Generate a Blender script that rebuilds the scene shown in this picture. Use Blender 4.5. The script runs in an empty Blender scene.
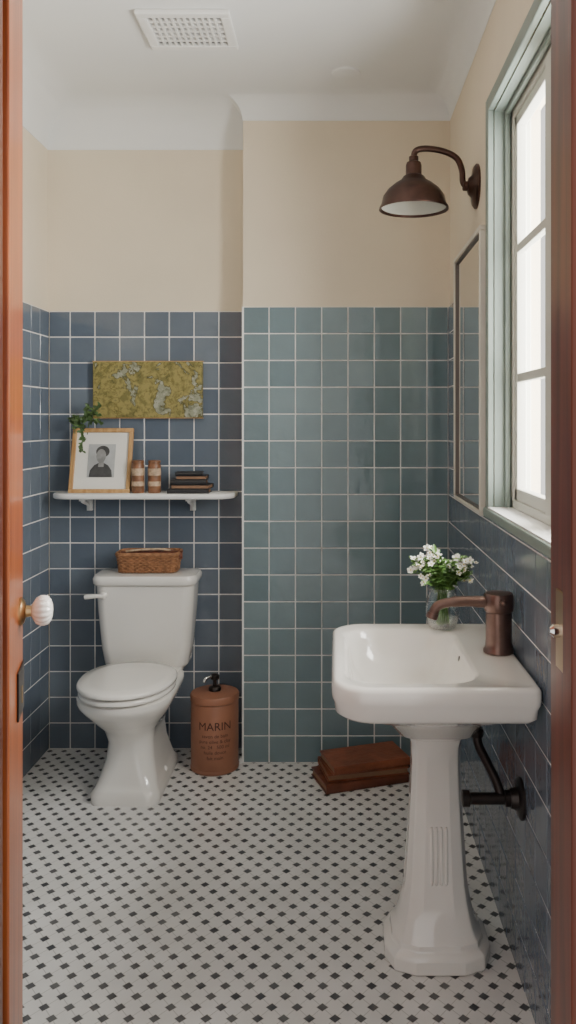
import bpy, bmesh, math, random
from mathutils import Vector, Matrix
random.seed(7)
S=bpy.context.scene
COL=S.collection
# ------------------------------------------------------------ materials
def nodes(m):
    m.use_nodes=True
    nt=m.node_tree
    return nt, nt.nodes['Principled BSDF']
def mat(name,c,rough=.5,metal=0,var=.06,scale=8,bump=0,bscale=60,coat=0,spec=.5,stretch=(1,1,1)):
    m=bpy.data.materials.new(name); nt,p=nodes(m)
    tc=nt.nodes.new('ShaderNodeTexCoord'); mp=nt.nodes.new('ShaderNodeMapping'); mp.inputs['Scale'].default_value=stretch
    nt.links.new(tc.outputs['Object'],mp.inputs[0])
    n=nt.nodes.new('ShaderNodeTexNoise'); n.inputs['Scale'].default_value=scale; n.inputs['Detail'].default_value=4
    nt.links.new(mp.outputs[0],n.inputs[0])
    r=nt.nodes.new('ShaderNodeValToRGB')
    r.color_ramp.elements[0].position=.3; r.color_ramp.elements[1].position=.7
    r.color_ramp.elements[0].color=tuple(x*(1-var) for x in c)+(1,)
    r.color_ramp.elements[1].color=tuple(min(1,x*(1+var)) for x in c)+(1,)
    nt.links.new(n.outputs[0],r.inputs[0]); nt.links.new(r.outputs[0],p.inputs['Base Color'])
    p.inputs['Roughness'].default_value=rough; p.inputs['Metallic'].default_value=metal
    p.inputs['Coat Weight'].default_value=coat; p.inputs['Coat Roughness'].default_value=.08
    p.inputs['Specular IOR Level'].default_value=spec
    if bump:
        n2=nt.nodes.new('ShaderNodeTexNoise'); n2.inputs['Scale'].default_value=bscale; n2.inputs['Detail'].default_value=3
        nt.links.new(mp.outputs[0],n2.inputs[0])
        b=nt.nodes.new('ShaderNodeBump'); b.inputs['Strength'].default_value=bump; b.inputs['Distance'].default_value=.01
        nt.links.new(n2.outputs[0],b.inputs['Height']); nt.links.new(b.outputs[0],p.inputs['Normal'])
    return m
def wood(name,c1,c2,rough=.25,coat=.6,stretch=(30,30,1.2),spec=.5):
    m=bpy.data.materials.new(name); nt,p=nodes(m)
    tc=nt.nodes.new('ShaderNodeTexCoord'); mp=nt.nodes.new('ShaderNodeMapping'); mp.inputs['Scale'].default_value=stretch
    nt.links.new(tc.outputs['Object'],mp.inputs[0])
    n=nt.nodes.new('ShaderNodeTexNoise'); n.inputs['Scale'].default_value=1.6; n.inputs['Detail'].default_value=6; n.inputs['Distortion'].default_value=.6
    nt.links.new(mp.outputs[0],n.inputs[0])
    r=nt.nodes.new('ShaderNodeValToRGB'); r.color_ramp.elements[0].position=.3; r.color_ramp.elements[1].position=.72
    r.color_ramp.elements[0].color=c1+(1,); r.color_ramp.elements[1].color=c2+(1,)
    nt.links.new(n.outputs[0],r.inputs[0]); nt.links.new(r.outputs[0],p.inputs['Base Color'])
    p.inputs['Roughness'].default_value=rough; p.inputs['Coat Weight'].default_value=coat; p.inputs['Coat Roughness'].default_value=.12
    p.inputs['Specular IOR Level'].default_value=spec
    return m
def tilemat(name,c,c2):
    m=bpy.data.materials.new(name); nt,p=nodes(m)
    g=nt.nodes.new('ShaderNodeNewGeometry')
    r=nt.nodes.new('ShaderNodeValToRGB'); r.color_ramp.elements[0].color=c+(1,); r.color_ramp.elements[1].color=c2+(1,)
    nt.links.new(g.outputs['Random Per Island'],r.inputs[0])
    n=nt.nodes.new('ShaderNodeTexNoise'); n.inputs['Scale'].default_value=9; n.inputs['Detail'].default_value=5
    nt.links.new(g.outputs['Position'],n.inputs[0])
    mx=nt.nodes.new('ShaderNodeMix'); mx.data_type='RGBA'; mx.blend_type='MULTIPLY'; mx.inputs[0].default_value=.22
    nt.links.new(r.outputs[0],mx.inputs[6]); nt.links.new(n.outputs[0],mx.inputs[7])
    nt.links.new(mx.outputs[2],p.inputs['Base Color'])
    b=nt.nodes.new('ShaderNodeBump'); b.inputs['Strength'].default_value=.15; b.inputs['Distance'].default_value=.01
    n2=nt.nodes.new('ShaderNodeTexNoise'); n2.inputs['Scale'].default_value=22
    nt.links.new(g.outputs['Position'],n2.inputs[0]); nt.links.new(n2.outputs[0],b.inputs['Height']); nt.links.new(b.outputs[0],p.inputs['Normal'])
    p.inputs['Roughness'].default_value=.12
    return m
M={}
M['cream']=mat('cream_plaster',(.735,.645,.505),.85,var=.03,scale=3,bump=.08,bscale=120)
M['ceil']=mat('ceiling_paint',(.80,.81,.80),.8,var=.02,scale=2)
M['white']=mat('white_paint',(.82,.82,.80),.45,var=.02)
M['grout']=mat('grout',(.84,.82,.80),.8,var=.08,scale=15)
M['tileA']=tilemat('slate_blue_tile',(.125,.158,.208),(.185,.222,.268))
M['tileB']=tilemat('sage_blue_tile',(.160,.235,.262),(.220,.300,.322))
M['porc']=mat('porcelain',(.86,.835,.785),.10,var=.01,coat=.5)
M['woodL']=wood('varnished_door_wood',(.16,.032,.009),(.42,.110,.024),.30,.25,spec=.4)
M['woodR']=wood('mahogany_jamb_wood',(.045,.009,.005),(.14,.030,.013),.34,.15,spec=.3)
M['gold']=wood('gilt_oak',(.42,.22,.08),(.62,.38,.16),.4,.2)
M['bronze']=mat('oiled_bronze',(.075,.040,.032),.35,.8,var=.25,scale=25)
M['bronzeF']=mat('brushed_copper_bronze',(.17,.105,.088),.34,.85,var=.15,scale=30)
M['iron']=mat('black_iron',(.04,.032,.03),.35,.75,var=.2)
M['chrome']=mat('chrome',(.75,.75,.75),.15,1)
M['brass']=mat('brass',(.45,.30,.15),.3,1,var=.1)
M['green']=mat('sage_window_paint',(.225,.275,.245),.45,var=.04)
M['sash']=mat('sash_paint',(.62,.62,.55),.45,var=.03)
M['mframe']=mat('cream_mirror_frame',(.72,.69,.60),.4,var=.04)
M['mdark']=mat('mirror_frame_dark_bead',(.12,.10,.085),.4,var=.1)  # dark line along the inner edge of the mirror frame
M['leather']=mat('brown_leather',(.24,.072,.032),.38,var=.35,scale=14,bump=.2)
M['leather2']=mat('dark_leather',(.14,.042,.022),.38,var=.35,scale=14,bump=.2)
M['pages']=mat('pages',(.30,.17,.10),.8,var=.2,scale=40,stretch=(1,1,20))
M['black']=mat('black_bookcloth',(.02,.02,.022),.5)
M['canis']=mat('terracotta_tin',(.32,.14,.082),.40,var=.15,scale=7)
M['canis2']=mat('tin_print',(.07,.024,.016),.5)
M['jar']=mat('amber_jar',(.22,.10,.05),.4,var=.4,scale=40)
M['jarlabel']=mat('jar_label',(.50,.36,.24),.6,var=.35,scale=60)
M['wicker']=mat('wicker',(.34,.16,.075),.65,var=.35,scale=50)
M['leaf']=mat('leaf_green',(.12,.24,.06),.45,var=.35,scale=20)
M['leafd']=mat('dark_leaf_green',(.085,.15,.05),.45,var=.35,scale=20)
M['petal']=mat('white_petal',(.90,.90,.84),.6,var=.03)
M['yel']=mat('yellow_stamen',(.6,.5,.12),.6)
M['mat']=mat('picture_mat',(.80,.78,.72),.8,var=.02)
M['photo']=mat('grey_print',(.42,.43,.43),.6,var=.2,scale=12)
M['ink']=mat('dark_print',(.06,.06,.06),.6,var=.3,scale=30)
M['ink2']=mat('mid_print',(.25,.25,.245),.6,var=.3,scale=30)
M['dark']=mat('dark_void',(.10,.10,.10),.9)
M['pot']=mat('clay_pot',(.3,.15,.08),.8)
def simple(name,fn):
    m=bpy.data.materials.new(name); nt,p=nodes(m); fn(nt,p); return m
def fmir(nt,p):
    p.inputs['Metallic'].default_value=1; p.inputs['Roughness'].default_value=.02; p.inputs['Base Color'].default_value=(.85,.87,.86,1)
M['mirror']=simple('mirror_silver',fmir)
def fgl(nt,p):
    nt.nodes.remove(p)
    o=[n for n in nt.nodes if n.type=='OUTPUT_MATERIAL'][0]
    t=nt.nodes.new('ShaderNodeBsdfTransparent'); t.inputs[0].default_value=(.93,.96,.95,1)
    g=nt.nodes.new('ShaderNodeBsdfGlossy'); g.inputs['Roughness'].default_value=.03
    lw=nt.nodes.new('ShaderNodeLayerWeight'); lw.inputs[0].default_value=.32
    mx=nt.nodes.new('ShaderNodeMixShader'); nt.links.new(lw.outputs['Facing'],mx.inputs[0])
    nt.links.new(t.outputs[0],mx.inputs[1]); nt.links.new(g.outputs[0],mx.inputs[2]); nt.links.new(mx.outputs[0],o.inputs[0])
M['glass']=simple('clear_thin_glass',fgl)
def fpane(nt,p):
    nt.nodes.remove(p)
    o=[n for n in nt.nodes if n.type=='OUTPUT_MATERIAL'][0]
    t=nt.nodes.new('ShaderNodeBsdfTransparent'); g=nt.nodes.new('ShaderNodeBsdfGlossy'); g.inputs['Roughness'].default_value=.05
    mx=nt.nodes.new('ShaderNodeMixShader'); mx.inputs[0].default_value=.06
    nt.links.new(t.outputs[0],mx.inputs[1]); nt.links.new(g.outputs[0],mx.inputs[2]); nt.links.new(mx.outputs[0],o.inputs[0])
M['pane']=simple('window_pane',fpane)
def fpaint(nt,p):
    tc=nt.nodes.new('ShaderNodeTexCoord')
    def noise(s,d,r,dist,off):
        mp=nt.nodes.new('ShaderNodeMapping'); mp.inputs['Location'].default_value=(off,off*.7,off*1.3); nt.links.new(tc.outputs['Object'],mp.inputs[0])
        n=nt.nodes.new('ShaderNodeTexNoise'); n.inputs['Scale'].default_value=s; n.inputs['Detail'].default_value=d; n.inputs['Roughness'].default_value=r; n.inputs['Distortion'].default_value=dist
        nt.links.new(mp.outputs[0],n.inputs[0]); return n.outputs[0]
    def ramp(src,els,interp='CONSTANT'):
        r=nt.nodes.new('ShaderNodeValToRGB'); cr=r.color_ramp; cr.interpolation=interp
        cr.elements[0].position=els[0][0]; cr.elements[0].color=els[0][1]+(1,)
        cr.elements[1].position=els[1][0]; cr.elements[1].color=els[1][1]+(1,)
        for q,c in els[2:]:
            e=cr.elements.new(q); e.color=c+(1,)
        nt.links.new(src,r.inputs[0]); return r.outputs[0]
    must=ramp(noise(30,4,.6,.3,3),[(0,(.17,.15,.045)),(.43,(.24,.205,.062)),(.51,(.30,.25,.08)),(.62,(.20,.18,.06))])
    grey=ramp(noise(45,4,.6,.3,9),[(0,(.17,.18,.12)),(.42,(.27,.28,.20)),(.55,(.36,.36,.28)),(.68,(.19,.20,.12))])
    mask=ramp(noise(8,8,.62,.4,1.7),[(0,(0,0,0)),(.55,(1,1,1))])
    mx=nt.nodes.new('ShaderNodeMix'); mx.data_type='RGBA'; nt.links.new(mask,mx.inputs[0]); nt.links.new(must,mx.inputs[6]); nt.links.new(grey,mx.inputs[7])
    edge=ramp(noise(8,8,.62,.4,1.7),[(0,(1,1,1)),(.44,(.6,.6,.5)),(.455,(1,1,1)),(.535,(.45,.45,.38)),(.555,(1,1,1))])
    m2=nt.nodes.new('ShaderNodeMix'); m2.data_type='RGBA'; m2.blend_type='MULTIPLY'; m2.inputs[0].default_value=1; nt.links.new(mx.outputs[2],m2.inputs[6]); nt.links.new(edge,m2.inputs[7])
    nt.links.new(m2.outputs[2],p.inputs['Base Color']); p.inputs['Roughness'].default_value=.6
M['paint']=simple('abstract_olive_painting',fpaint)
def ffloor(nt,p):
    g=nt.nodes.new('ShaderNodeNewGeometry'); sp=nt.nodes.new('ShaderNodeSeparateXYZ'); nt.links.new(g.outputs['Position'],sp.inputs[0])
    def mth(op,a,b=None,c=None):
        n=nt.nodes.new('ShaderNodeMath'); n.operation=op
        for i,v in enumerate((a,b,c)):
            if v is None: continue
            if isinstance(v,(int,float)): n.inputs[i].default_value=v
            else: nt.links.new(v,n.inputs[i])
        return n.outputs[0]
    A=.062; B=.078
    u=mth('DIVIDE',sp.outputs[0],A); v=mth('DIVIDE',sp.outputs[1],B)
    def cell(x,off):
        f=mth('FRACT',mth('ADD',x,off+100)); return mth('ABSOLUTE',mth('SUBTRACT',f,.5))
    dA=mth('ADD',mth('MULTIPLY',cell(u,0),A),mth('MULTIPLY',cell(v,0),B))
    dB=mth('ADD',mth('MULTIPLY',cell(u,.5),A),mth('MULTIPLY',cell(v,.5),B))
    d=mth('MINIMUM',dA,dB)
    dot=mth('LESS_THAN',d,.0138)
    l1=mth('SUBTRACT',.5,cell(mth('ADD',u,v),0)); l2=mth('SUBTRACT',.5,cell(mth('SUBTRACT',u,v),0))
    l=mth('MINIMUM',l1,l2)
    line=mth('LESS_THAN',l,.025)
    ring=mth('LESS_THAN',d,.016)
    gro=mth('MAXIMUM',line,ring)
    nz=nt.nodes.new('ShaderNodeTexNoise'); nz.inputs['Scale'].default_value=5; nz.inputs['Detail'].default_value=5; nt.links.new(g.outputs['Position'],nz.inputs[0])
    base=nt.nodes.new('ShaderNodeValToRGB'); base.color_ramp.elements[0].position=.3; base.color_ramp.elements[1].position=.7
    base.color_ramp.elements[0].color=(.71,.695,.67,1); base.color_ramp.elements[1].color=(.84,.825,.81,1)
    nt.links.new(nz.outputs[0],base.inputs[0])
    nd=nt.nodes.new('ShaderNodeTexNoise'); nd.inputs['Scale'].default_value=16; nt.links.new(g.outputs['Position'],nd.inputs[0])
    dc=nt.nodes.new('ShaderNodeValToRGB'); dc.color_ramp.elements[0].position=.35; dc.color_ramp.elements[1].position=.65
    dc.color_ramp.elements[0].color=(.07,.07,.075,1); dc.color_ramp.elements[1].color=(.15,.15,.15,1); nt.links.new(nd.outputs[0],dc.inputs[0])
    def mix(f,a,b):
        n=nt.nodes.new('ShaderNodeMix'); n.data_type='RGBA'; nt.links.new(f,n.inputs[0])
        if isinstance(a,tuple): n.inputs[6].default_value=a
        else: nt.links.new(a,n.inputs[6])
        if isinstance(b,tuple): n.inputs[7].default_value=b
        else: nt.links.new(b,n.inputs[7])
        return n.outputs[2]
    c=mix(gro,base.outputs[0],(.56,.55,.53,1)); c=mix(dot,c,dc.outputs[0])
    nt.links.new(c,p.inputs['Base Color'])
    b=nt.nodes.new('ShaderNodeBump'); b.inputs['Strength'].default_value=.3; b.inputs['Distance'].default_value=.002; b.invert=True
    nt.links.new(mth('MULTIPLY',gro,mth('SUBTRACT',1,dot)),b.inputs['Height']); nt.links.new(b.outputs[0],p.inputs['Normal'])
    p.inputs['Roughness'].default_value=.22
M['floor']=simple('mosaic_floor',ffloor)
# ------------------------------------------------------------ helpers
def empty(name,loc=(0,0,0)):
    e=bpy.data.objects.new(name,None); e.location=loc; e.empty_display_size=.05; COL.objects.link(e); return e
def ob(name,V,F,m,parent=None,smooth=False,bevel=0,seg=2,sub=0,auto=None):
    me=bpy.data.meshes.new(name); me.from_pydata([tuple(v) for v in V],[],F)
    bm=bmesh.new(); bm.from_mesh(me); bmesh.ops.recalc_face_normals(bm,faces=bm.faces); bm.to_mesh(me); bm.free()
    o=bpy.data.objects.new(name,me); COL.objects.link(o)
    me.materials.append(M[m] if isinstance(m,str) else m)
    if smooth:
        for p in me.polygons: p.use_smooth=True
        if auto:
            me.set_sharp_from_angle(angle=math.radians(auto))
    if bevel:
        b=o.modifiers.new('b','BEVEL'); b.width=bevel; b.segments=seg; b.limit_method='ANGLE'; b.angle_limit=.6
    if sub:
        s=o.modifiers.new('s','SUBSURF'); s.levels=sub; s.render_levels=sub
    if parent:
        o.parent=parent; o.matrix_parent_inverse=Matrix.Translation(-Vector(parent.location)) if parent.type=='EMPTY' else Matrix()
    return o
class Acc:
    def __init__(s): s.V=[]; s.F=[]
    def add(s,V,F):
        n=len(s.V); s.V+= [tuple(v) for v in V]; s.F+=[tuple(i+n for i in f) for f in F]
    def box(s,x0,x1,y0,y1,z0,z1):
        s.add(*boxg(x0,x1,y0,y1,z0,z1)); return s
    def ob(s,*a,**k): return ob(a[0],s.V,s.F,*a[1:],**k)
def boxg(x0,x1,y0,y1,z0,z1):
    return [(x0,y0,z0),(x1,y0,z0),(x1,y1,z0),(x0,y1,z0),(x0,y0,z1),(x1,y0,z1),(x1,y1,z1),(x0,y1,z1)],[(0,3,2,1),(4,5,6,7),(0,1,5,4),(1,2,6,5),(2,3,7,6),(3,0,4,7)]
def xf(V,loc=(0,0,0),rz=0,rx=0,ry=0):
    m=Matrix.Translation(loc)@Matrix.Rotation(rz,4,'Z')@Matrix.Rotation(ry,4,'Y')@Matrix.Rotation(rx,4,'X')
    return [m@Vector(v) for v in V]
def loft(rings,c0=True,c1=True):
    n=len(rings[0]); V=[p for r in rings for p in r]; F=[]
    for k in range(len(rings)-1):
        for i in range(n):
            j=(i+1)%n; F.append((k*n+i,k*n+j,(k+1)*n+j,(k+1)*n+i))
    if c0: F.append(tuple(range(n-1,-1,-1)))
    if c1: F.append(tuple((len(rings)-1)*n+i for i in range(n)))
    return V,F
def rr(cx,cy,hx,hy,r,z,n=6):
    if not isinstance(r,(list,tuple)): r=[r]*4
    P=[]
    for k,(sx,sy) in enumerate(((1,1),(-1,1),(-1,-1),(1,-1))):
        R=min(r[k],hx*.999,hy*.999)
        for i in range(n):
            a=math.pi/2*(k+i/(n-1))
            P.append((cx+sx*(hx-R)+R*math.cos(a),cy+sy*(hy-R)+R*math.sin(a),z))
    return P
def egg(cx,cy,a,f,b,z,e=1.0,n=48):
    P=[]
    for i in range(n):
        t=2*math.pi*i/n; c,s=math.cos(t),math.sin(t)
        x=a*math.copysign(abs(c)**e,c); y=(b if s>0 else f)*math.copysign(abs(s)**e,s)
        P.append((cx+x,cy+y,z))
    return P
def lathe(prof,loc=(0,0,0),n=32,c0=True,c1=True):
    rings=[[(loc[0]+r*math.cos(2*math.pi*i/n),loc[1]+r*math.sin(2*math.pi*i/n),loc[2]+z) for i in range(n)] for r,z in prof]
    return loft(rings,c0,c1)
def axis_xf(V,loc,d):
    q=Vector((0,0,1)).rotation_difference(Vector(d).normalized()); return [q@Vector(v)+Vector(loc) for v in V]
def smoothpath(P,k=6):
    P=[Vector(p) for p in P]; out=[]
    for i in range(len(P)-1):
        p0=P[max(i-1,0)];p1=P[i];p2=P[i+1];p3=P[min(i+2,len(P)-1)]
        for j in range(k):
            t=j/k; out.append(.5*((2*p1)+(-p0+p2)*t+(2*p0-5*p1+4*p2-p3)*t*t+(-p0+3*p1-3*p2+p3)*t**3))
    out.append(P[-1]); return out
def tube(P,r,n=10,closed=False):
    P=[Vector(p) for p in P]; N=len(P); rings=[]; up=None
    for i in range(N):
        a=P[(i-1)%N] if closed or i>0 else P[i]; b=P[(i+1)%N] if closed or i<N-1 else P[i]
        t=(b-a).normalized()
        if up is None:
            up=Vector((0,0,1)) if abs(t.z)<.9 else Vector((0,1,0))
        x=t.cross(up).normalized(); y=x.cross(t).normalized(); up=y
        R=r[i] if isinstance(r,(list,tuple)) else r
        rings.append([P[i]+R*(math.cos(2*math.pi*k/n)*x+math.sin(2*math.pi*k/n)*y) for k in range(n)])
    if closed: rings.append(rings[0])
    return loft(rings,not closed,not closed)
def sph(loc,r,n=10,sz=1):
    pr=[(max(1e-4,r*math.sin(math.pi*i/n)),-r*sz*math.cos(math.pi*i/n)) for i in range(n+1)]
    return lathe(pr,loc,max(8,n*2-4))
# ------------------------------------------------------------ room
XL,XR,YA,YB,XP=-1.26,.484,3.70,3.55,-.387
YF=1.05; H=2.80; ZT=1.916
floor=Acc().box(-1.5,.75,-.9,3.9,-.1,0).ob('floor','floor')
ceil=Acc().box(-1.5,.75,.93,3.9,H,H+.1).ob('ceiling','ceil')
wl=Acc().box(XL-.12,XL,.93,YA+.12,0,H).ob('wall_left','cream')
wb=Acc().box(XL,XP,YA,YA+.12,0,H).ob('wall_alcove','cream')
wp=Acc().box(XP,XR,YB,YA+.12,0,H).ob('wall_back','cream')
WY0,WY1,WZ0,WZ1=1.58,2.56,1.17,2.38
a=Acc(); T=.14
a.box(XR,XR+T,.93,YA+.12,0,WZ0); a.box(XR,XR+T,.93,YA+.12,WZ1,H); a.box(XR,XR+T,.93,WY0,WZ0,WZ1); a.box(XR,XR+T,WY1,YA+.12,WZ0,WZ1)
wr=a.ob('wall_right','cream')
a=Acc(); a.box(XL,-.51,.95,YF,0,H); a.box(.31,XR,.95,YF,0,H); a.box(-.51,.31,.95,YF,2.5,H)
wf=a.ob('wall_front','cream')
def tiles(name,O,U,Nn,L,wall,m,u0=0,pu=.1105,holes=[]):
    O=Vector(O);U=Vector(U);Nn=Vector(Nn);Z=Vector((0,0,1))
    g=Acc()
    def slab(u,v,w,h,d0,d1,ch,acc,tilt=0):
        b=[(u,v),(u+w,v),(u+w,v+h),(u,v+h)]; V=[]
        V+=[O+U*x+Z*z+Nn*d0 for x,z in b]
        V+=[O+U*x+Z*z+Nn*(d1-ch*.6) for x,z in b]
        t=[(u+ch,v+ch),(u+w-ch,v+ch),(u+w-ch,v+h-ch),(u+ch,v+h-ch)]
        tu=random.uniform(-tilt,tilt);tv=random.uniform(-tilt,tilt)
        V+=[O+U*x+Z*z+Nn*(d1+tu*(x-u-w/2)+tv*(z-v-h/2)) for x,z in t]
        F=[(8,9,10,11)]
        for k in range(4):
            j=(k+1)%4; F+=[(k,j,4+j,4+k),(4+k,4+j,8+j,8+k)]
        acc.add(V,F)
    def cut(rects):
        for (hu0,hu1,hv0,hv1) in holes:
            out=[]
            for (u,v,w,h) in rects:
                if u>=hu1 or u+w<=hu0 or v>=hv1 or v+h<=hv0: out.append((u,v,w,h)); continue
                if v<hv0: out.append((u,v,w,hv0-v))
                if v+h>hv1: out.append((u,hv1,w,v+h-hv1))
                lo=max(v,hv0);hi=min(v+h,hv1)
                if u<hu0: out.append((u,lo,hu0-u,hi-lo))
                if u+w>hu1: out.append((hu1,lo,u+w-hu1,hi-lo))
            rects=out
        return rects
    for r in cut([(0,0,L,ZT)]): slab(*r,0,.0056,0.0001,g)
    g.ob('grout_'+name,'grout',wall)
    t=Acc(); gap=.0052; pv=ZT/17
    u=u0-pu
    while u<L:
        a0=max(u,0);a1=min(u+pu,L)
        if a1-a0>.012:
            for j in range(17):
                for r in cut([(a0+gap/2,j*pv+gap/2,a1-a0-gap,pv-gap)]):
                    if r[2]>.008 and r[3]>.008: slab(*r,.004,.008,.0015,t,.016)
        u+=pu
    t.ob('tiles_'+name,m,wall)
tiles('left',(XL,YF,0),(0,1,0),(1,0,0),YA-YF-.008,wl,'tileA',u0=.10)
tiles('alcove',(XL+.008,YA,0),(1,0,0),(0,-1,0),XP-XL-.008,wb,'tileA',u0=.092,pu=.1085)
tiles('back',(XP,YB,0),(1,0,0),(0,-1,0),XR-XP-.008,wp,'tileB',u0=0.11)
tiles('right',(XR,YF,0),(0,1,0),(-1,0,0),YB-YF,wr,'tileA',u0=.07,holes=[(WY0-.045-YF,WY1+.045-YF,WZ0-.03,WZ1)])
Acc().box(XP-.004,XP+.004,YB-.0095,YB,0,ZT).ob('trim_1','white')
Acc().box(XP-.014,XP-.004,YB-.02,YB+.0,0,.022).ob('trim_2','white')
def crown(name,path,d,h):
    prof=[(0,H-h)]
    for i in range(17):
        t=i/16*math.pi/2; prof.append((.002+(d-.002)*(1-math.cos(t)),H-h+.001+(h-.001)*math.sin(t)))
    prof+=[(0,H)]
    P=[Vector((x,y,0)) for x,y in path]; rings=[]
    for i,p in enumerate(P):
        ns=[]
        for q0,q1 in ((i-1,i),(i,i+1)):
            if q0>=0 and q1<len(P):
                t=(P[q1]-P[q0]).normalized(); ns.append(Vector((t.y,-t.x,0)))
        if len(ns)==2: o=(ns[0]+ns[1])/(1+ns[0].dot(ns[1]))
        else: o=ns[0]
        rings.append([p+o*a+Vector((0,0,b)) for a,b in prof])
    V,F=loft(rings); ob(name,V,F,'ceil',smooth=True,auto=35)
crown('trim_3',[(XL,YF),(XL,YA),(XP,YA)],.19,.175)
crown('trim_4',[(XP,YA),(XP,YB),(XR,YB),(XR,YF)],.10,.10)
# ------------------------------------------------------------ window
w=empty('window_1',(XR,2.1,WZ0))
a=Acc(); cw=.042; X0=XR-.020; X1=XR
a.box(X0,X1,WY1,WY1+cw,WZ0-.02,WZ1+cw); a.box(X0,X1,WY0-cw,WY0,WZ0-.02,WZ1+cw); a.box(X0,X1,WY0,WY1,WZ1,WZ1+cw)
a.ob('casing','green',w,bevel=.004)
a=Acc(); d=.07
a.box(XR,XR+d,WY1-.004,WY1,WZ0,WZ1); a.box(XR,XR+d,WY0,WY0+.004,WZ0,WZ1); a.box(XR,XR+d,WY0,WY1,WZ1-.004,WZ1)
a.ob('reveal','green',w)
a=Acc().box(XR+.03,XR+.045,WY1-.018,WY1-.004,WZ0,WZ1).box(XR+.03,XR+.045,WY0,WY1-.018,WZ1-.018,WZ1-.004); a.ob('parting_bead','green',w,bevel=.003)
a=Acc().box(XR-.028,XR+.10,WY0-cw,WY1+cw,WZ0-.026,WZ0+.002).ob('sill','green',w,bevel=.006)
Acc().box(XR-.02,XR+.10,WY0,WY1,WZ0+.002,WZ0+.006).ob('sill_top','white',w)
a=Acc(); sx0,sx1=XR+.05,XR+.085; y0,y1,z0,z1=WY0+.004,WY1-.004,WZ0+.006,WZ1-.004; ym=(y0+y1)/2
a.box(sx0,sx1+.02,y1-.026,y1,z0,z1); a.box(sx0,sx1+.02,y0,y0+.026,z0,z1); a.box(sx0,sx1+.02,y0,y1,z1-.03,z1); a.box(sx0,sx1+.02,y0,y1,z0,z0+.025)
a.box(sx0-.01,sx1,ym-.035,ym+.035,z0+.025,z1-.03)
for A,B in ((y0+.026,ym-.035),(ym+.035,y1-.026)):
    a.box(sx0+.006,sx1,A,A+.028,z0+.025,z1-.03); a.box(sx0+.006,sx1,B-.028,B,z0+.025,z1-.03)
    a.box(sx0+.006,sx1,A,B,z0+.025,z0+.06); a.box(sx0+.006,sx1,A,B,z1-.06,z1-.03)
    for zm in (1.565,1.95): a.box(sx0+.008,sx1-.005,A,B,zm-.013,zm+.013)
a.ob('sash','sash',w,bevel=.003)
Acc().box(sx0+.018,sx0+.021,y0+.03,y1-.03,z0+.03,z1-.03).ob('glass','pane',w)
# ------------------------------------------------------------ door left (open, swung in)
hx,hy=-.47,1.07; dx,dy=-.178,.68; L=math.hypot(dx,dy); ang=math.atan2(dy,dx)
D=empty('door_1',(hx,hy,0))
def dl(g,name,m,**k):
    V=[Vector((hx,hy,0))+Matrix.Rotation(ang,3,'Z')@Vector(v) for v in g.V]; return ob(name,V,g.F,m,D,**k)
a=Acc().box(0,L,.014,.030,.008,2.44); dl(a,'core_panel','woodR')
a=Acc(); st=.235
for s0,s1 in ((0,.12),(L-st,L)): a.box(s0,s1,0,.044,.008,2.44)
for z0_,z1_ in ((.008,.24),(2.26,2.44)): a.box(.12,L-st,0,.044,z0_,z1_)
dl(a,'stiles_and_rails','woodL',bevel=.004)
a=Acc()
a.box(.12+.03,L-st-.03,.006,.038,.27,2.23)
dl(a,'raised_panel','woodR',bevel=.012,seg=1)
ks=L-.058; kz=1.055
def knob(side):
    yb=0 if side<0 else .044
    g=Acc(); V,F=lathe([(.028,0),(.028,.004),(.022,.009),(.012,.012),(.010,.030)]); g.add(axis_xf(V,(ks,yb,kz),(0,side,0)),F)
    dl(g,'knob_rosette','brass',smooth=True,auto=40)
    rings=[]; n=96
    for r,z in [(.011,.022),(.016,.025),(.026,.031),(.0305,.040),(.0305,.047),(.0285,.054),(.021,.060),(.012,.063),(.001,.064)]:
        rings.append([( (r*(1-.07*(1 if r>.02 else 0)*(.5+.5*math.cos(16*2*math.pi*i/n))))*math.cos(2*math.pi*i/n),(r*(1-.07*(1 if r>.02 else 0)*(.5+.5*math.cos(16*2*math.pi*i/n))))*math.sin(2*math.pi*i/n),z) for i in range(n)])
    V,F=loft(rings); g=Acc(); g.add(axis_xf(V,(ks,yb,kz),(0,side,0)),F)
    dl(g,'knob_ceramic','porc',smooth=True)
knob(-1); knob(1)
g=Acc(); g.box(ks-.055,ks+.045,-.004,0,.85,.945); dl(g,'lock_plate','iron',bevel=.002)
g=Acc(); g.box(ks-.003,ks+.003,-.0055,-.004,.872,.895); V,F=lathe([(.006,0),(.006,.0015)],n=16); g.add(axis_xf(V,(ks,-.004,.9),(0,-1,0)),F); dl(g,'keyhole','brass')
g=Acc()
for z in (.3,1.3,2.2):
    V,F=lathe([(.007,0),(.007,.09)],(-.004,-.002,z),12); g.add(V,F)
dl(g,'hinges','brass',smooth=True,auto=40)
D2=empty('door_frame',(.29,1.0,0))
a=Acc().box(.272,.31,.925,1.065,0,2.5).box(-.51,-.475,.925,1.045,0,2.5).box(-.475,.272,.925,1.065,2.46,2.5)
a.ob('jambs','woodR',D2,bevel=.003)
a=Acc().box(.260,.272,.925,.965,0,2.46).box(-.475,-.461,.925,.965,0,2.46)
a.ob('stops','woodR',D2,bevel=.003)
a=Acc().box(.285,.355,1.05,1.068,0,2.56).box(-.60,-.515,1.05,1.062,0,2.56).ob('architraves','woodR',D2,bevel=.006)
a=Acc().box(.2695,.272,.995,1.03,1.14,1.235).ob('strike_plate','brass',D2,bevel=.001)
V,F=lathe([(.008,0),(.008,.008),(.004,.012)],n=16); ob('strike_boss',axis_xf(V,(.2695,1.012,1.187),(-1,0,0)),F,'chrome',D2,smooth=True,auto=40)
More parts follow.
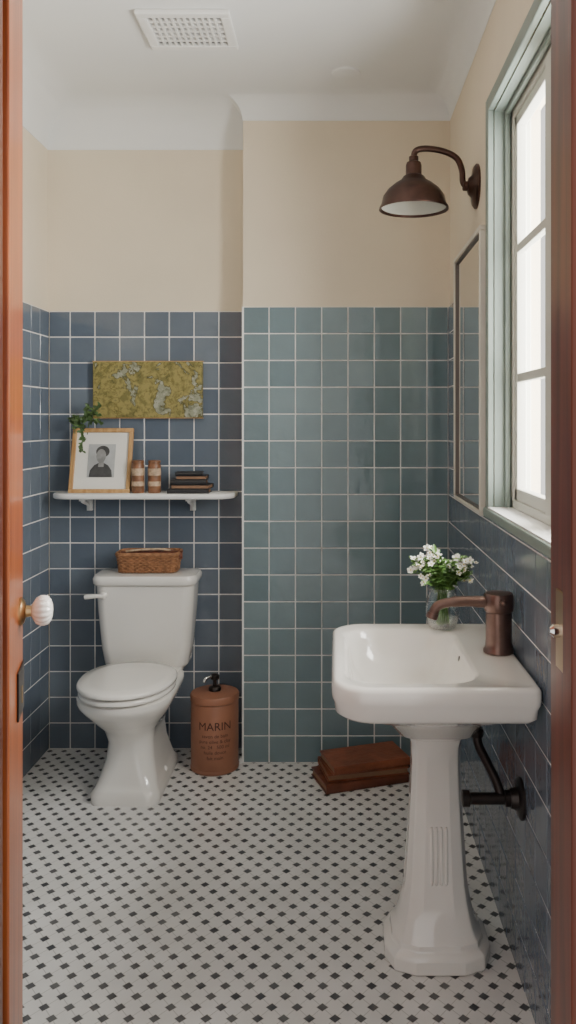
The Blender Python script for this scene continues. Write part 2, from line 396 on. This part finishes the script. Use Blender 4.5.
# ------------------------------------------------------------ toilet
tx=-.792
t=empty('toilet',(tx,3.4,0))
R=[]
for z,hw,hd,cy in ((.400,.160,.075,3.59),(.415,.174,.082,3.588),(.49,.186,.088,3.585),(.65,.199,.094,3.582),(.755,.205,.097,3.58)):
    R.append(rr(tx,cy,hw,hd,.045,z,8))
V,F=loft(R); ob('tank',V,F,'porc',t,smooth=True,auto=50,bevel=.004)
R=[rr(tx,3.578,.212,.103,.045,.755,8),rr(tx,3.578,.217,.109,.05,.762,8),rr(tx,3.578,.218,.110,.05,.782,8),rr(tx,3.578,.211,.104,.048,.794,8),rr(tx,3.578,.17,.07,.04,.798,8)]
V,F=loft(R); ob('tank_lid',V,F,'porc',t,smooth=True,auto=50)
R=[rr(tx,3.365,.130,.225,.05,0,12),rr(tx,3.365,.131,.226,.05,.035,12),rr(tx,3.37,.118,.212,.05,.050,12),rr(tx,3.375,.112,.205,.06,.07,12),
   rr(tx,3.385,.092,.185,.07,.14,12),rr(tx,3.385,.087,.180,.075,.20,12),rr(tx,3.37,.098,.20,.09,.255,12),rr(tx,3.34,.128,.235,.125,.30,12),rr(tx,3.315,.16,.265,.16,.345,12),rr(tx,3.30,.174,.285,.175,.375,12),rr(tx,3.30,.178,.290,.177,.39,12),rr(tx,3.30,.178,.290,.177,.405,12),rr(tx,3.30,.168,.278,.167,.411,12)]
V,F=loft(R); ob('bowl_and_pedestal',V,F,'porc',t,smooth=True,auto=60)
R=[rr(tx,3.54,.10,.12,.04,.30,8),rr(tx,3.54,.14,.13,.04,.36,8),rr(tx,3.54,.155,.13,.04,.404,8),rr(tx,3.54,.15,.125,.04,.412,8)]
V,F=loft(R); ob('tank_deck',V,F,'porc',t,smooth=True,auto=60)
def seat(z0,z1,grow,name,dome=0):
    R=[egg(tx,3.23,.174+grow,.225+grow,.20,z0,.92),egg(tx,3.23,.180+grow,.232+grow,.205,z0+.004,.92),egg(tx,3.23,.180+grow,.232+grow,.205,z1-.006,.92),egg(tx,3.23,.174+grow,.225+grow,.20,z1,.92),egg(tx,3.23,.14,.18,.16,z1+dome*.6,.92),egg(tx,3.23,.07,.09,.08,z1+dome,.92)]
    V,F=loft(R); ob(name,V,F,'porc',t,smooth=True,auto=60)
seat(.4135,.433,-.002,'seat'); seat(.4390,.459,.003,'seat_lid',.006)
g=Acc()
for s in (-.075,.075): V,F=lathe([(.012,0),(.012,.03)],n=16); g.add(axis_xf(V,(tx+s-.015,3.435,.44),(1,0,0)),F)
g.ob('seat_hinges','porc',t,smooth=True,auto=40)
g=Acc()
V,F=lathe([(.016,0),(.016,.008),(.010,.012),(.008,.022)],n=20); g.add(axis_xf(V,(tx-.165,3.484,.715),(0,-1,0)),F)
g.add(*tube([(tx-.160,3.462,.716),(tx-.19,3.458,.717),(tx-.215,3.458,.715),(tx-.235,3.460,.712)],[.008,.0085,.010,.009]))
g.ob('flush_lever','porc',t,smooth=True,auto=50)
g=Acc()
for s in (-.112,.112): g.add(*sph((tx+s,3.36,.05),.014,8))
g.ob('bolt_caps','porc',t,smooth=True)
g=Acc(); g.add(*tube(smoothpath([(tx-.13,3.60,.41),(tx-.15,3.61,.30),(tx-.19,3.63,.22),(tx-.2,3.685,.2)]),.006)); g.ob('water_supply','chrome',t,smooth=True)
# basket on tank
bx,by,bz=tx+.003,3.585,.7995
B=empty('wicker_basket',(bx,by,bz)); g=Acc()
def rpath(hx,hy,z,n=96,amp=0,ph=0,waves=26):
    pts=rr(0,0,hx,hy,.03,z,8)
    P=[Vector(p) for p in pts]; ls=[0]
    for i in range(len(P)): ls.append(ls[-1]+(P[(i+1)%len(P)]-P[i]).length)
    out=[]
    for k in range(n):
        s=ls[-1]*k/n
        i=max(j for j in range(len(P)) if ls[j]<=s); f=(s-ls[i])/max(1e-9,ls[i+1]-ls[i])
        p=P[i].lerp(P[(i+1)%len(P)],f); dirn=Vector((p.x/hx,p.y/hy,0)).normalized()
        out.append(p+dirn*amp*math.sin(waves*2*math.pi*k/n+ph)+Vector((bx,by,0)))
    return out
for k in range(9):
    gx=.118+.0010*k
    g.add(*tube(rpath(gx,.060+.0008*k,bz+.006+.0076*k,156,.003,math.pi*(k%2)),.0043,6,True))
for k in range(2): g.add(*tube(rpath(.129,.069,bz+.075+.005*k,100,.002,math.pi*k,40),.006,6,True))
for p in rpath(.122,.064,0,52): g.add(*tube([p+Vector((0,0,bz+.002)),p+Vector((0,0,bz+.076))],.0028,5))
g.ob('woven_sides','wicker',B,smooth=True)
Acc().box(bx-.115,bx+.115,by-.056,by+.056,bz+.002,bz+.010).ob('base','wicker',B)
g=Acc()
for k in range(5):
    x=bx-.085+.042*k; V,F=lathe([(.001,0),(.018,0),(.018,.09),(.001,.09)],n=16); g.add(axis_xf(V,(x-.03,by-.02+.012*(k%2),bz+.068),(1,.15,0)),F)
g.ob('rolled_cloths','leather2',B,smooth=True,auto=40)
V,F=tube(smoothpath([(bx-.09,by-.04,bz+.088),(bx-.03,by-.045,bz+.095),(bx+.05,by-.03,bz+.096),(bx+.09,by-.01,bz+.088)]),.005); ob('wooden_brush_handle',V,F,'jarlabel',B,smooth=True)
# ------------------------------------------------------------ shelf
sx0_,sx1_=-1.200,-.425; sz=1.13
sh=empty('wall_shelf',(-.8,3.6,sz))
def shelfring(z,ins):
    return rr((sx0_+sx1_)/2,3.603,(sx1_-sx0_)/2-ins,.089-ins,[.004,.004,.10,.10],z,10)
V,F=loft([shelfring(sz-.022,.004),shelfring(sz-.018,0),shelfring(sz-.004,0),shelfring(sz,.004)]); ob('board',V,F,'white',sh,smooth=True,auto=50)
for k,bxk in enumerate((-1.07,-.62)):
    g=Acc(); g.box(bxk-.012,bxk+.012,3.672,3.69,sz-.085,sz-.022); g.box(bxk-.012,bxk+.012,3.56,3.675,sz-.034,sz-.022)
    V,F=tube(smoothpath([(bxk,3.675,sz-.08),(bxk,3.65,sz-.055),(bxk,3.60,sz-.042),(bxk,3.57,sz-.034)]),.008); g.add(V,F)
    g.ob('bracket_%d'%(k+1),'white',sh,bevel=.002)
fw,fh=.262,.285; lean=-.26
fc=Vector((-1.003,3.575,sz))
P=empty('framed_portrait',fc)
def fr(g,name,m,**k):
    V=[fc+Matrix.Rotation(lean,3,'X')@Vector(v) for v in g.V]; return ob(name,V,g.F,m,P,**k)
g=Acc(); b=.018; h=fw/2
g.box(-h,h,0,.018,0,b).box(-h,h,0,.018,fh-b,fh).box(-h,-h+b,0,.018,b,fh-b).box(h-b,h,0,.018,b,fh-b); fr(g,'frame','gold',bevel=.003)
g=Acc().box(-h+b,h-b,.010,.016,b,fh-b); fr(g,'mount','mat')
g=Acc().box(-.058,.058,.008,.010,.07,.215); fr(g,'print','photo')
def disc(cx,cz,rx,rz,y,n=28): return [(cx+rx*math.cos(2*math.pi*i/n),y,cz+rz*math.sin(2*math.pi*i/n)) for i in range(n)],[tuple(range(n))]
g=Acc(); g.add([(-.05,.0075,.0705),(.05,.0075,.0705),(.046,.0075,.10),(.03,.0075,.122),(.012,.0075,.132),(-.012,.0075,.132),(-.03,.0075,.122),(-.046,.0075,.10)],[tuple(range(8))]); g.add(*disc(.004,.182,.029,.026,.0073)); fr(g,'portrait_coat_and_hair','ink')
g=Acc(); g.add(*disc(-.002,.163,.021,.03,.0070)); g.add([(-.012,.0071,.115),(.012,.0071,.115),(.011,.0071,.14),(-.011,.0071,.14)],[(0,1,2,3)]); fr(g,'portrait_face','ink2')
g=Acc().box(-.004,.004,.018,.021,.02,.2); fr(g,'easel_back','gold')
pl=empty('trailing_pothos',(-1.085,3.662,sz))
V,F=lathe([(.018,0),(.021,.03),(.025,.06),(.028,.062),(.028,.072),(.022,.072),(.020,.062)],(-1.085,3.662,sz)); ob('pot',V,F,'pot',pl,smooth=True,auto=40)
def leafg(p,d,n,l,w_):
    d=Vector(d).normalized(); s=d.cross(Vector(n)).normalized(); nn=s.cross(d); p=Vector(p)
    V=[p,p+d*l*.3+s*w_,p+d*l*.7+s*w_*.7,p+d*l-nn*l*.12,p+d*l*.7-s*w_*.7,p+d*l*.3-s*w_,p+d*l*.35+nn*w_*.35-nn*w_*.7,p+d*l*.7-nn*w_*.3]
    return V,[(0,1,6),(1,2,7,6),(2,3,7),(0,6,5),(6,7,4,5),(7,3,4)]
gs=Acc(); gl=Acc()
stems=[[(-1.085,3.66,1.2),(-1.10,3.655,1.33),(-1.08,3.64,1.44),(-1.04,3.62,1.48),(-1.00,3.60,1.505)],
[(-1.085,3.66,1.2),(-1.12,3.65,1.35),(-1.12,3.62,1.43),(-1.10,3.59,1.45),(-1.085,3.575,1.43),(-1.075,3.57,1.38),(-1.065,3.562,1.31)],
[(-1.085,3.66,1.2),(-1.11,3.66,1.38),(-1.12,3.64,1.43),(-1.13,3.62,1.44)],
[(-1.085,3.66,1.2),(-1.07,3.65,1.4),(-1.05,3.63,1.46),(-1.01,3.6,1.465)],
[(-1.085,3.66,1.2),(-1.07,3.65,1.4),(-1.04,3.63,1.44),(-1.0,3.6,1.43)],
[(-1.085,3.66,1.2),(-1.09,3.65,1.4),(-1.07,3.63,1.46),(-1.05,3.6,1.50)]]
for s in stems:
    sp_=smoothpath(s,7); gs.add(*tube(sp_,.0016,5))
    for i in range(11,len(sp_)):
        for _ in range(2):
            q=sp_[i]; d=Vector((random.uniform(-1,1),random.uniform(-1,.1),random.uniform(-.8,.6)))
            gl.add(*leafg(q,d,(random.uniform(-.4,.4),-1,random.uniform(.1,.8)),random.uniform(.014,.026),random.uniform(.0045,.009)))
gs.ob('stems','leafd',pl,smooth=True); gl.ob('leaves','leafd',pl)
for k,x in enumerate((-.838,-.768)):
    J=empty('spice_jar',(x,3.585,sz))
    V,F=lathe([(.025,0),(.027,.004),(.027,.118),(.024,.124),(.023,.128)],(x,3.585,sz)); ob('body',V,F,'jar',J,smooth=True,auto=40)
    V,F=lathe([(.0275,.03),(.0275,.05)],(x,3.585,sz),c0=False,c1=False); ob('label_lower',V,F,'jarlabel',J,smooth=True)
    V,F=lathe([(.0275,.075),(.0275,.105)],(x,3.585,sz),c0=False,c1=False); ob('label_upper',V,F,'jarlabel',J,smooth=True)
    V,F=lathe([(.026,.128),(.026,.136),(.022,.139)],(x,3.585,sz)); ob('cap',V,F,'jar',J,smooth=True,auto=40)
def book(par,loc,L_,W_,T_,rz,cover,k='',c=.003):
    g=Acc()
    g.box(-L_/2,L_/2,-W_/2,W_/2,0,c); g.box(-L_/2,L_/2,-W_/2,W_/2,T_-c,T_)
    n=8; pr=[]
    for i in range(n+1):
        a_=math.pi*i/n; pr.append((-W_/2-math.sin(a_)*.006, T_/2-math.cos(a_)*T_/2))
    V=[(-L_/2,y,z) for y,z in pr]+[(L_/2,y,z) for y,z in pr]
    F=[(i,i+1,n+2+i,n+1+i) for i in range(n)]+[tuple(range(n+1)),tuple(range(n+1,2*n+2))]
    g.add(V,F)
    ob('cover'+k,xf(g.V,loc,rz),g.F,cover,par,bevel=.001)
    g=Acc().box(-L_/2+.005,L_/2-.005,-W_/2,W_/2-.005,c,T_-c); ob('page_block'+k,xf(g.V,loc,rz),g.F,'pages',par)
bs=empty('book_stack',(-.625,3.6,sz)); z=sz
for k,(l,w_,h_,rz) in enumerate(((.175,.11,.019,.02),(.165,.105,.019,3.10),(.15,.10,.02,.05),(.13,.09,.018,3.16),(.115,.08,.014,.08))):
    book(bs,(-.620+.01*(k%2),3.6,z),l,w_,h_-.0005,rz,'black','_%d'%(k+1)); z+=h_
pc=Vector((-.815,3.692,1.572))
A=empty('abstract_painting',pc)
g=Acc().box(pc.x-.238,pc.x+.238,3.664,3.691,pc.z-.122,pc.z+.122); o=g.ob('canvas','paint',A,bevel=.003)
g=Acc().box(pc.x-.241,pc.x+.241,3.668,3.69,pc.z-.125,pc.z-.122).box(pc.x-.241,pc.x+.241,3.668,3.69,pc.z+.122,pc.z+.125); g.ob('edge_strip','gold',A)
# ------------------------------------------------------------ canister
cx,cy=-.499,3.50
C=empty('soap_canister',(cx,cy,0))
V,F=lathe([(.094,0),(.099,.004),(.100,.012),(.097,.018),(.098,.024),(.098,.275),(.095,.281),(.100,.284),(.101,.305),(.097,.312),(.05,.318),(.03,.319)],(cx,cy,0),64); ob('tin',V,F,'canis',C,smooth=True,auto=35)
V,F=lathe([(.026,.318),(.026,.33),(.022,.335),(.010,.338),(.008,.338),(.008,.365),(.018,.366),(.019,.380),(.012,.386),(.002,.387)],(cx,cy,0),24); ob('pump',V,F,'iron',C,smooth=True,auto=40)
V,F=tube(smoothpath([(cx,cy,.376),(cx-.02,cy-.015,.378),(cx-.035,cy-.027,.372),(cx-.04,cy-.03,.36)]),.006); ob('spout',V,F,'chrome',C,smooth=True)
def wraptext(txt,size,zc,name,a0=0):
    cu=bpy.data.curves.new(name,'FONT'); cu.body=txt; cu.size=size; cu.align_x='CENTER'; cu.resolution_u=3
    o=bpy.data.objects.new('tmp',cu); COL.objects.link(o); dg=bpy.context.evaluated_depsgraph_get(); me=bpy.data.meshes.new_from_object(o.evaluated_get(dg))
    bm=bmesh.new(); bm.from_mesh(me); bmesh.ops.triangulate(bm,faces=bm.faces); bmesh.ops.subdivide_edges(bm,edges=[e for e in bm.edges if e.calc_length()>.01],cuts=2)
    V=[]; r=.0988
    for v in bm.verts:
        th=-math.pi/2+a0+v.co.x/r; V.append((cx+r*math.cos(th),cy+r*math.sin(th),zc+v.co.y))
    F=[tuple(v.index for v in f.verts) for f in bm.faces]; bm.free(); bpy.data.objects.remove(o)
    ob(name,V,F,'canis2',C)
wraptext('MARIN',.046,.185,'print_title',.15)
for k,s in enumerate(('savon de bain','pure olive & clay','no. 24   500 ml','huile douce','fait main')): wraptext(s,.020,.155-.022*k,'print_line_%d'%(k+1),.15)
# ------------------------------------------------------------ floor books
fb=empty('leather_books',(.10,3.38,0))
book(fb,(.098,3.385,0.0005),.345,.19,.034,.33,'leather2','_1',.006)
book(fb,(.112,3.395,.035),.33,.185,.030,.24+math.pi,'leather','_2',.006)
book(fb,(.118,3.392,.0655),.32,.180,.032,.33,'leather','_3',.006)
# ------------------------------------------------------------ sink
K=empty('pedestal_sink',(.27,2.2,0))
SX0,SX1,SY0,SY1=-.008,XR-.0125,1.905,2.53; scx,scy=(SX0+SX1)/2,(SY0+SY1)/2; shx,shy=(SX1-SX0)/2,(SY1-SY0)/2
def so(ins,z,rf=.085):
    return rr(scx-0,scy,shx-ins,shy-ins,[.02,rf,rf,.02],z,10)
def bi(hx,hy,z,r,cxo=.0): return rr(.185+cxo,scy,hx,hy,r,z,10)
R=[rr(.27,2.29,.10,.10,.05,.61,10),rr(.26,2.27,.13,.15,.08,.665,10),rr(.25,scy,.18,.22,.09,.715,10),so(.045,.741),so(.018,.747),so(.008,.757),so(.006,.778),so(.001,.79),so(0,.80),so(0,.820),so(.004,.828),so(.010,.831),so(.018,.8305),so(.024,.829)]
R+=[bi(.165,.262,.828,.09),bi(.157,.254,.822,.09),bi(.148,.245,.798,.09),bi(.134,.226,.757,.09),bi(.105,.185,.722,.085,.0),bi(.06,.11,.708,.055,.0),bi(.02,.022,.704,.018,.0)]
V,F=loft(R); ob('basin',V,F,'porc',K,smooth=True,auto=60)
V,F=lathe([(.02,0),(.02,.003),(.012,.004)],(.185,scy,.704),20); ob('drain',V,F,'chrome',K,smooth=True,auto=40)
V,F=lathe([(.013,0),(.013,.003),(.008,.004)],n=20); ob('overflow',axis_xf(V,(.335,scy+.05,.792),(-1,0,.15)),F,'iron',K,smooth=True,auto=40)
pcx,pcy=.274,2.305
def oc(h,z,k=.9,c=.55): return rr(pcx,pcy,h,h*k,h*c,z,3)
prof=[(.138,0),(.141,.006),(.141,.036),(.135,.044),(.122,.052),(.120,.066),(.114,.074),(.107,.090),(.098,.12),(.090,.155),(.083,.20),(.076,.30),(.069,.42),(.065,.52),(.066,.56),(.072,.585),(.078,.59),(.080,.60),(.088,.625),(.103,.66),(.117,.705)]
V,F=loft([oc(h,z) for h,z in prof]); ob('pedestal',V,F,'porc',K,smooth=True,auto=22,bevel=.003)
g=Acc()
for k in range(4):
    x=pcx-.018+.013*k
    yt=pcy-.0735*.9-.0005; yb=pcy-.0815*.9-.0005
    g.add(*tube([(x,yb+.0045,.205),(x,yb,.218),(x,yt,.345),(x,yt+.0045,.358)],.0048,8))
g.ob('pedestal_flutes','porc',K,smooth=True)
# faucet
fx,fy=.430,2.215
Fa=empty('faucet',(fx,fy,.83))
z0=.8315
V,F=lathe([(.040,0),(.040,.006),(.037,.010),(.0355,.016),(.034,.03),(.034,.105),(.037,.108),(.039,.112),(.039,.148),(.036,.154),(.02,.157),(.001,.158)],(fx,fy,z0),40); ob('body',V,F,'bronzeF',Fa,smooth=True,auto=40)
P_=smoothpath([(fx-.01,fy,z0+.128),(fx-.07,fy,z0+.132),(fx-.125,fy,z0+.130),(fx-.16,fy,z0+.120),(fx-.174,fy,z0+.098)],6)
V,F=tube(P_,[.0155]*6+[.014]*6+[.0125]*6+[.0125]*(len(P_)-18),16); ob('spout',V,F,'bronzeF',Fa,smooth=True,auto=50)
V,F=lathe([(.014,0),(.0155,.004),(.0155,.014),(.012,.016)],n=20); ob('aerator',axis_xf(V,(fx-.172,fy,z0+.102),(-.35,0,-1)),F,'bronzeF',Fa,smooth=True,auto=40)
V,F=tube([(fx+.0,fy-.03,z0+.135),(fx,fy-.055,z0+.138),(fx,fy-.075,z0+.142)],[.006,.006,.008],12); ob('lever',V,F,'bronzeF',Fa,smooth=True)
# pipes
pp=empty('drain_pipes',(.4,2.2,.48))
py=2.15; pz=.475; wx=XR-.008
V,F=lathe([(.052,0),(.052,.006),(.044,.010),(.028,.012),(.024,.03)],n=32); ob('wall_flange',axis_xf(V,(wx,py,pz),(-1,0,0)),F,'iron',pp,smooth=True,auto=40)
g=Acc()
for k in range(6):
    a_=k*math.pi/3; V,F=lathe([(.005,0),(.005,.004)],n=8); g.add(axis_xf(V,(wx-.006,py+.040*math.cos(a_),pz+.040*math.sin(a_)),(-1,0,0)),F)
g.ob('flange_screws','bronze',pp)
g=Acc(); g.add(*tube([(wx-.02,py,pz),(.335,py,pz)],.015,16))
for x in (.43,.322):
    V,F=lathe([(.014,0),(.021,.003),(.021,.02),(.014,.023)],n=16); g.add(axis_xf(V,(x,py,pz),(1,0,0)),F)
g.ob('waste_pipe','iron',pp,smooth=True,auto=50)
g=Acc(); g.add(*tube(smoothpath([(.375,2.24,.71),(.375,2.235,.63),(.378,2.225,.585),(.395,2.20,.55),(.415,2.17,.51),(.425,py,pz)]),.012,12))
V,F=lathe([(.016,0),(.019,.003),(.019,.018),(.015,.02)],(.375,2.237,.60),16); g.add(V,F)
g.ob('supply_pipe','iron',pp,smooth=True,auto=50)
# ------------------------------------------------------------ flower vase
vx,vy,vz=.315,2.475,.8295
VV=empty('flower_vase',(vx,vy,vz))
V,F=lathe([(.032,0),(.039,.004),(.048,.03),(.051,.055),(.047,.085),(.040,.105),(.045,.120),(.0435,.120),(.0385,.105),(.045,.085),(.0485,.055),(.0455,.03),(.036,.008),(.001,.007)],(vx,vy,vz),36); ob('glass_vase',V,F,'glass',VV,smooth=True)
gs=Acc(); gl=Acc(); gp=Acc(); gy=Acc()
for k in range(40):
    a_=random.uniform(0,2*math.pi); rr_=random.uniform(.012,.09); top=Vector((vx-.014+rr_*math.cos(a_)*1.15,vy+rr_*math.sin(a_)*.5,vz+.222-rr_*.6+random.uniform(-.035,.02)))
    P_=smoothpath([(vx+random.uniform(-.02,.02),vy+random.uniform(-.02,.02),vz+.012),(vx+.012*math.cos(a_),vy+.012*math.sin(a_),vz+.10),(vx+rr_*.5*math.cos(a_),vy+rr_*.4*math.sin(a_),vz+.150),top],5)
    gs.add(*tube(P_,.0015,5))
    for i in range(7,len(P_)):
        for _ in range(2):
            d=Vector((random.uniform(-1,1),random.uniform(-.8,.8),random.uniform(-.3,.8))); gl.add(*leafg(P_[i],d,(0,-.4,1),random.uniform(.018,.034),random.uniform(.004,.008)))
    if k%13<10:
        for f in range(random.randint(2,4)):
            c=top+Vector((random.uniform(-.016,.016),random.uniform(-.016,.010),random.uniform(-.008,.014)))
            ax=Vector((random.uniform(-.6,.6),random.uniform(-1,-.1),random.uniform(.2,1))).normalized(); q=Vector((0,0,1)).rotation_difference(ax)
            R_=random.uniform(.007,.011)
            for pt in range(5):
                t_=2*math.pi*pt/5; dr=Vector((math.cos(t_),math.sin(t_),.25)); sd=Vector((-math.sin(t_),math.cos(t_),0))
                Vp=[Vector((0,0,0)),dr*R_*.6+sd*R_*.42,dr*R_*1.1+sd*R_*.2,dr*R_*1.1-sd*R_*.2,dr*R_*.6-sd*R_*.42]
                gp.add([c+q@v for v in Vp],[(0,1,2,3,4)])
            gy.add(*sph(c+ax*.0015,.0022,6))
gs.ob('stems','leaf',VV,smooth=True); gl.ob('leaves','leaf',VV); gp.ob('petals','petal',VV); gy.ob('stamens','yel',VV)
# ------------------------------------------------------------ mirror
mm=empty('wall_mirror',(XR,3.0,1.6))
my0,my1,mz0,mz1=2.63,3.21,1.14,2.05; mx=XR-.009
g=Acc(); b=.016
g.box(mx-.024,mx,my0,my1,mz0,mz0+b).box(mx-.024,mx,my0,my1,mz1-b,mz1).box(mx-.024,mx,my0,my0+b,mz0+b,mz1-b).box(mx-.024,mx,my1-b,my1,mz0+b,mz1-b)
g.ob('frame','mframe',mm,bevel=.003)
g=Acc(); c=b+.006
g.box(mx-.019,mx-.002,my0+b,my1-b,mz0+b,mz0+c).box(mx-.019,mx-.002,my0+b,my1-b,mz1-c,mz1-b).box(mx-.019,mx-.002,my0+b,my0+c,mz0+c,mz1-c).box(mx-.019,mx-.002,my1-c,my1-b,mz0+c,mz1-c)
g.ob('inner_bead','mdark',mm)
Acc().box(mx-.012,mx-.003,my0+c,my1-c,mz0+c,mz1-c).ob('mirror_glass','mirror',mm)
# ------------------------------------------------------------ wall lamp
ly=2.87; lx=.268
W=empty('wall_lamp',(XR,ly,2.24))
V,F=lathe([(.075,0),(.075,.006),(.066,.013),(.040,.017),(.028,.03),(.018,.034)],n=36); ob('wall_plate',axis_xf(V,(XR,ly,2.235),(-1,0,0)),F,'bronze',W,smooth=True,auto=40)
P_=smoothpath([(XR-.02,ly,2.235),(.445,ly,2.237),(.435,ly,2.252),(.432,ly,2.29),(.415,ly,2.33),(.375,ly,2.353),(.325,ly,2.363),(.288,ly,2.362),(.271,ly,2.350),(.268,ly,2.325)],6)
V,F=tube(P_,.0105,14); ob('gooseneck_arm',V,F,'bronze',W,smooth=True,auto=60)
g=Acc()
V,F=lathe([(.012,0),(.016,.003),(.016,.018),(.012,.021)],n=20); g.add(axis_xf(V,(.455,ly,2.236),(-1,0,.0)),F); g.add([v+Vector((lx,ly,2.318)) for v in map(Vector,V)],F)
g.ob('arm_collars','bronze',W,smooth=True,auto=40)
o_=[(.014,.165),(.024,.160),(.027,.150),(.027,.118),(.036,.112),(.044,.100),(.064,.088),(.088,.068),(.104,.045),(.111,.018),(.118,.006),(.118,0)]
i_=[(.114,0),(.113,.005),(.107,.018),(.100,.043),(.084,.065),(.060,.083),(.03,.09),(.001,.091)]
V,F=lathe(o_+i_,(lx,ly,2.156),48); ob('shade',V,F,'bronze',W,smooth=True,auto=40)
V,F=lathe([(.110,.008),(.1055,.018),(.0985,.042),(.0825,.064),(.059,.081),(.03,.087)],(lx,ly,2.156),48,False,False); ob('shade_lining',V,F,'sash',W,smooth=True)
V,F=lathe([(.001,.028),(.018,.034),(.026,.05),(.022,.07),(.014,.085)],(lx,ly,2.156),24); ob('bulb',V,F,'porc',W,smooth=True)
# ------------------------------------------------------------ ceiling vent + disc
vn=empty('ceiling_vent',(-.505,2.925,H))
x0,x1,y0,y1=-.665,-.350,2.785,3.065; b=.034; z0,z1=H-.018,H
g=Acc().box(x0,x1,y0,y0+b,z0,z1).box(x0,x1,y1-b,y1,z0,z1).box(x0,x0+b,y0+b,y1-b,z0,z1).box(x1-b,x1,y0+b,y1-b,z0,z1); g.ob('frame','white',vn,bevel=.005)
g=Acc()
for k in range(1,12):
    x=x0+b+(x1-x0-2*b)*k/12; g.box(x-.0035,x+.0035,y0+b,y1-b,z0+.003,z1-.003)
for k in range(1,6):
    y=y0+b+(y1-y0-2*b)*k/6; g.box(x0+b,x1-b,y-.006,y+.006,z0+.004,z1-.003)
g.ob('grille','white',vn)
Acc().box(x0+b,x1-b,y0+b,y1-b,z1-.003,z1-.0005).ob('duct_back','dark',vn)
V,F=lathe([(.001,-.008),(.045,-.008),(.054,-.006),(.057,0)],(.043,3.30,H),36); ob('ceiling_cap',V,F,'ceil',None,smooth=True,auto=40)
# ------------------------------------------------------------ lights
def area(name,loc,rot,sx,sy,pw,c):
    l=bpy.data.lights.new(name,'AREA'); l.shape='RECTANGLE'; l.size=sx; l.size_y=sy; l.energy=pw; l.color=c
    o=bpy.data.objects.new(name,l); o.location=loc; o.rotation_euler=rot; COL.objects.link(o); return o
area('window_daylight',(1.15,2.1,1.95),(0,math.radians(90+8),0),1.9,1.7,290,(1,.98,.925))
w_=bpy.data.worlds.new('sky'); S.world=w_; w_.use_nodes=True
bg=w_.node_tree.nodes['Background']; bg.inputs[0].default_value=(1,.975,.94,1); bg.inputs[1].default_value=1.5
# ------------------------------------------------------------ camera
cd=bpy.data.cameras.new('camera'); cam=bpy.data.objects.new('camera',cd); COL.objects.link(cam)
cam.location=(0,0,1.44); cam.rotation_euler=(math.pi/2,0,0)
cd.sensor_width=36; cd.lens=843/1024*36; cd.shift_x=-47/1024; cd.shift_y=-92/1024; cd.clip_start=.02
S.camera=cam
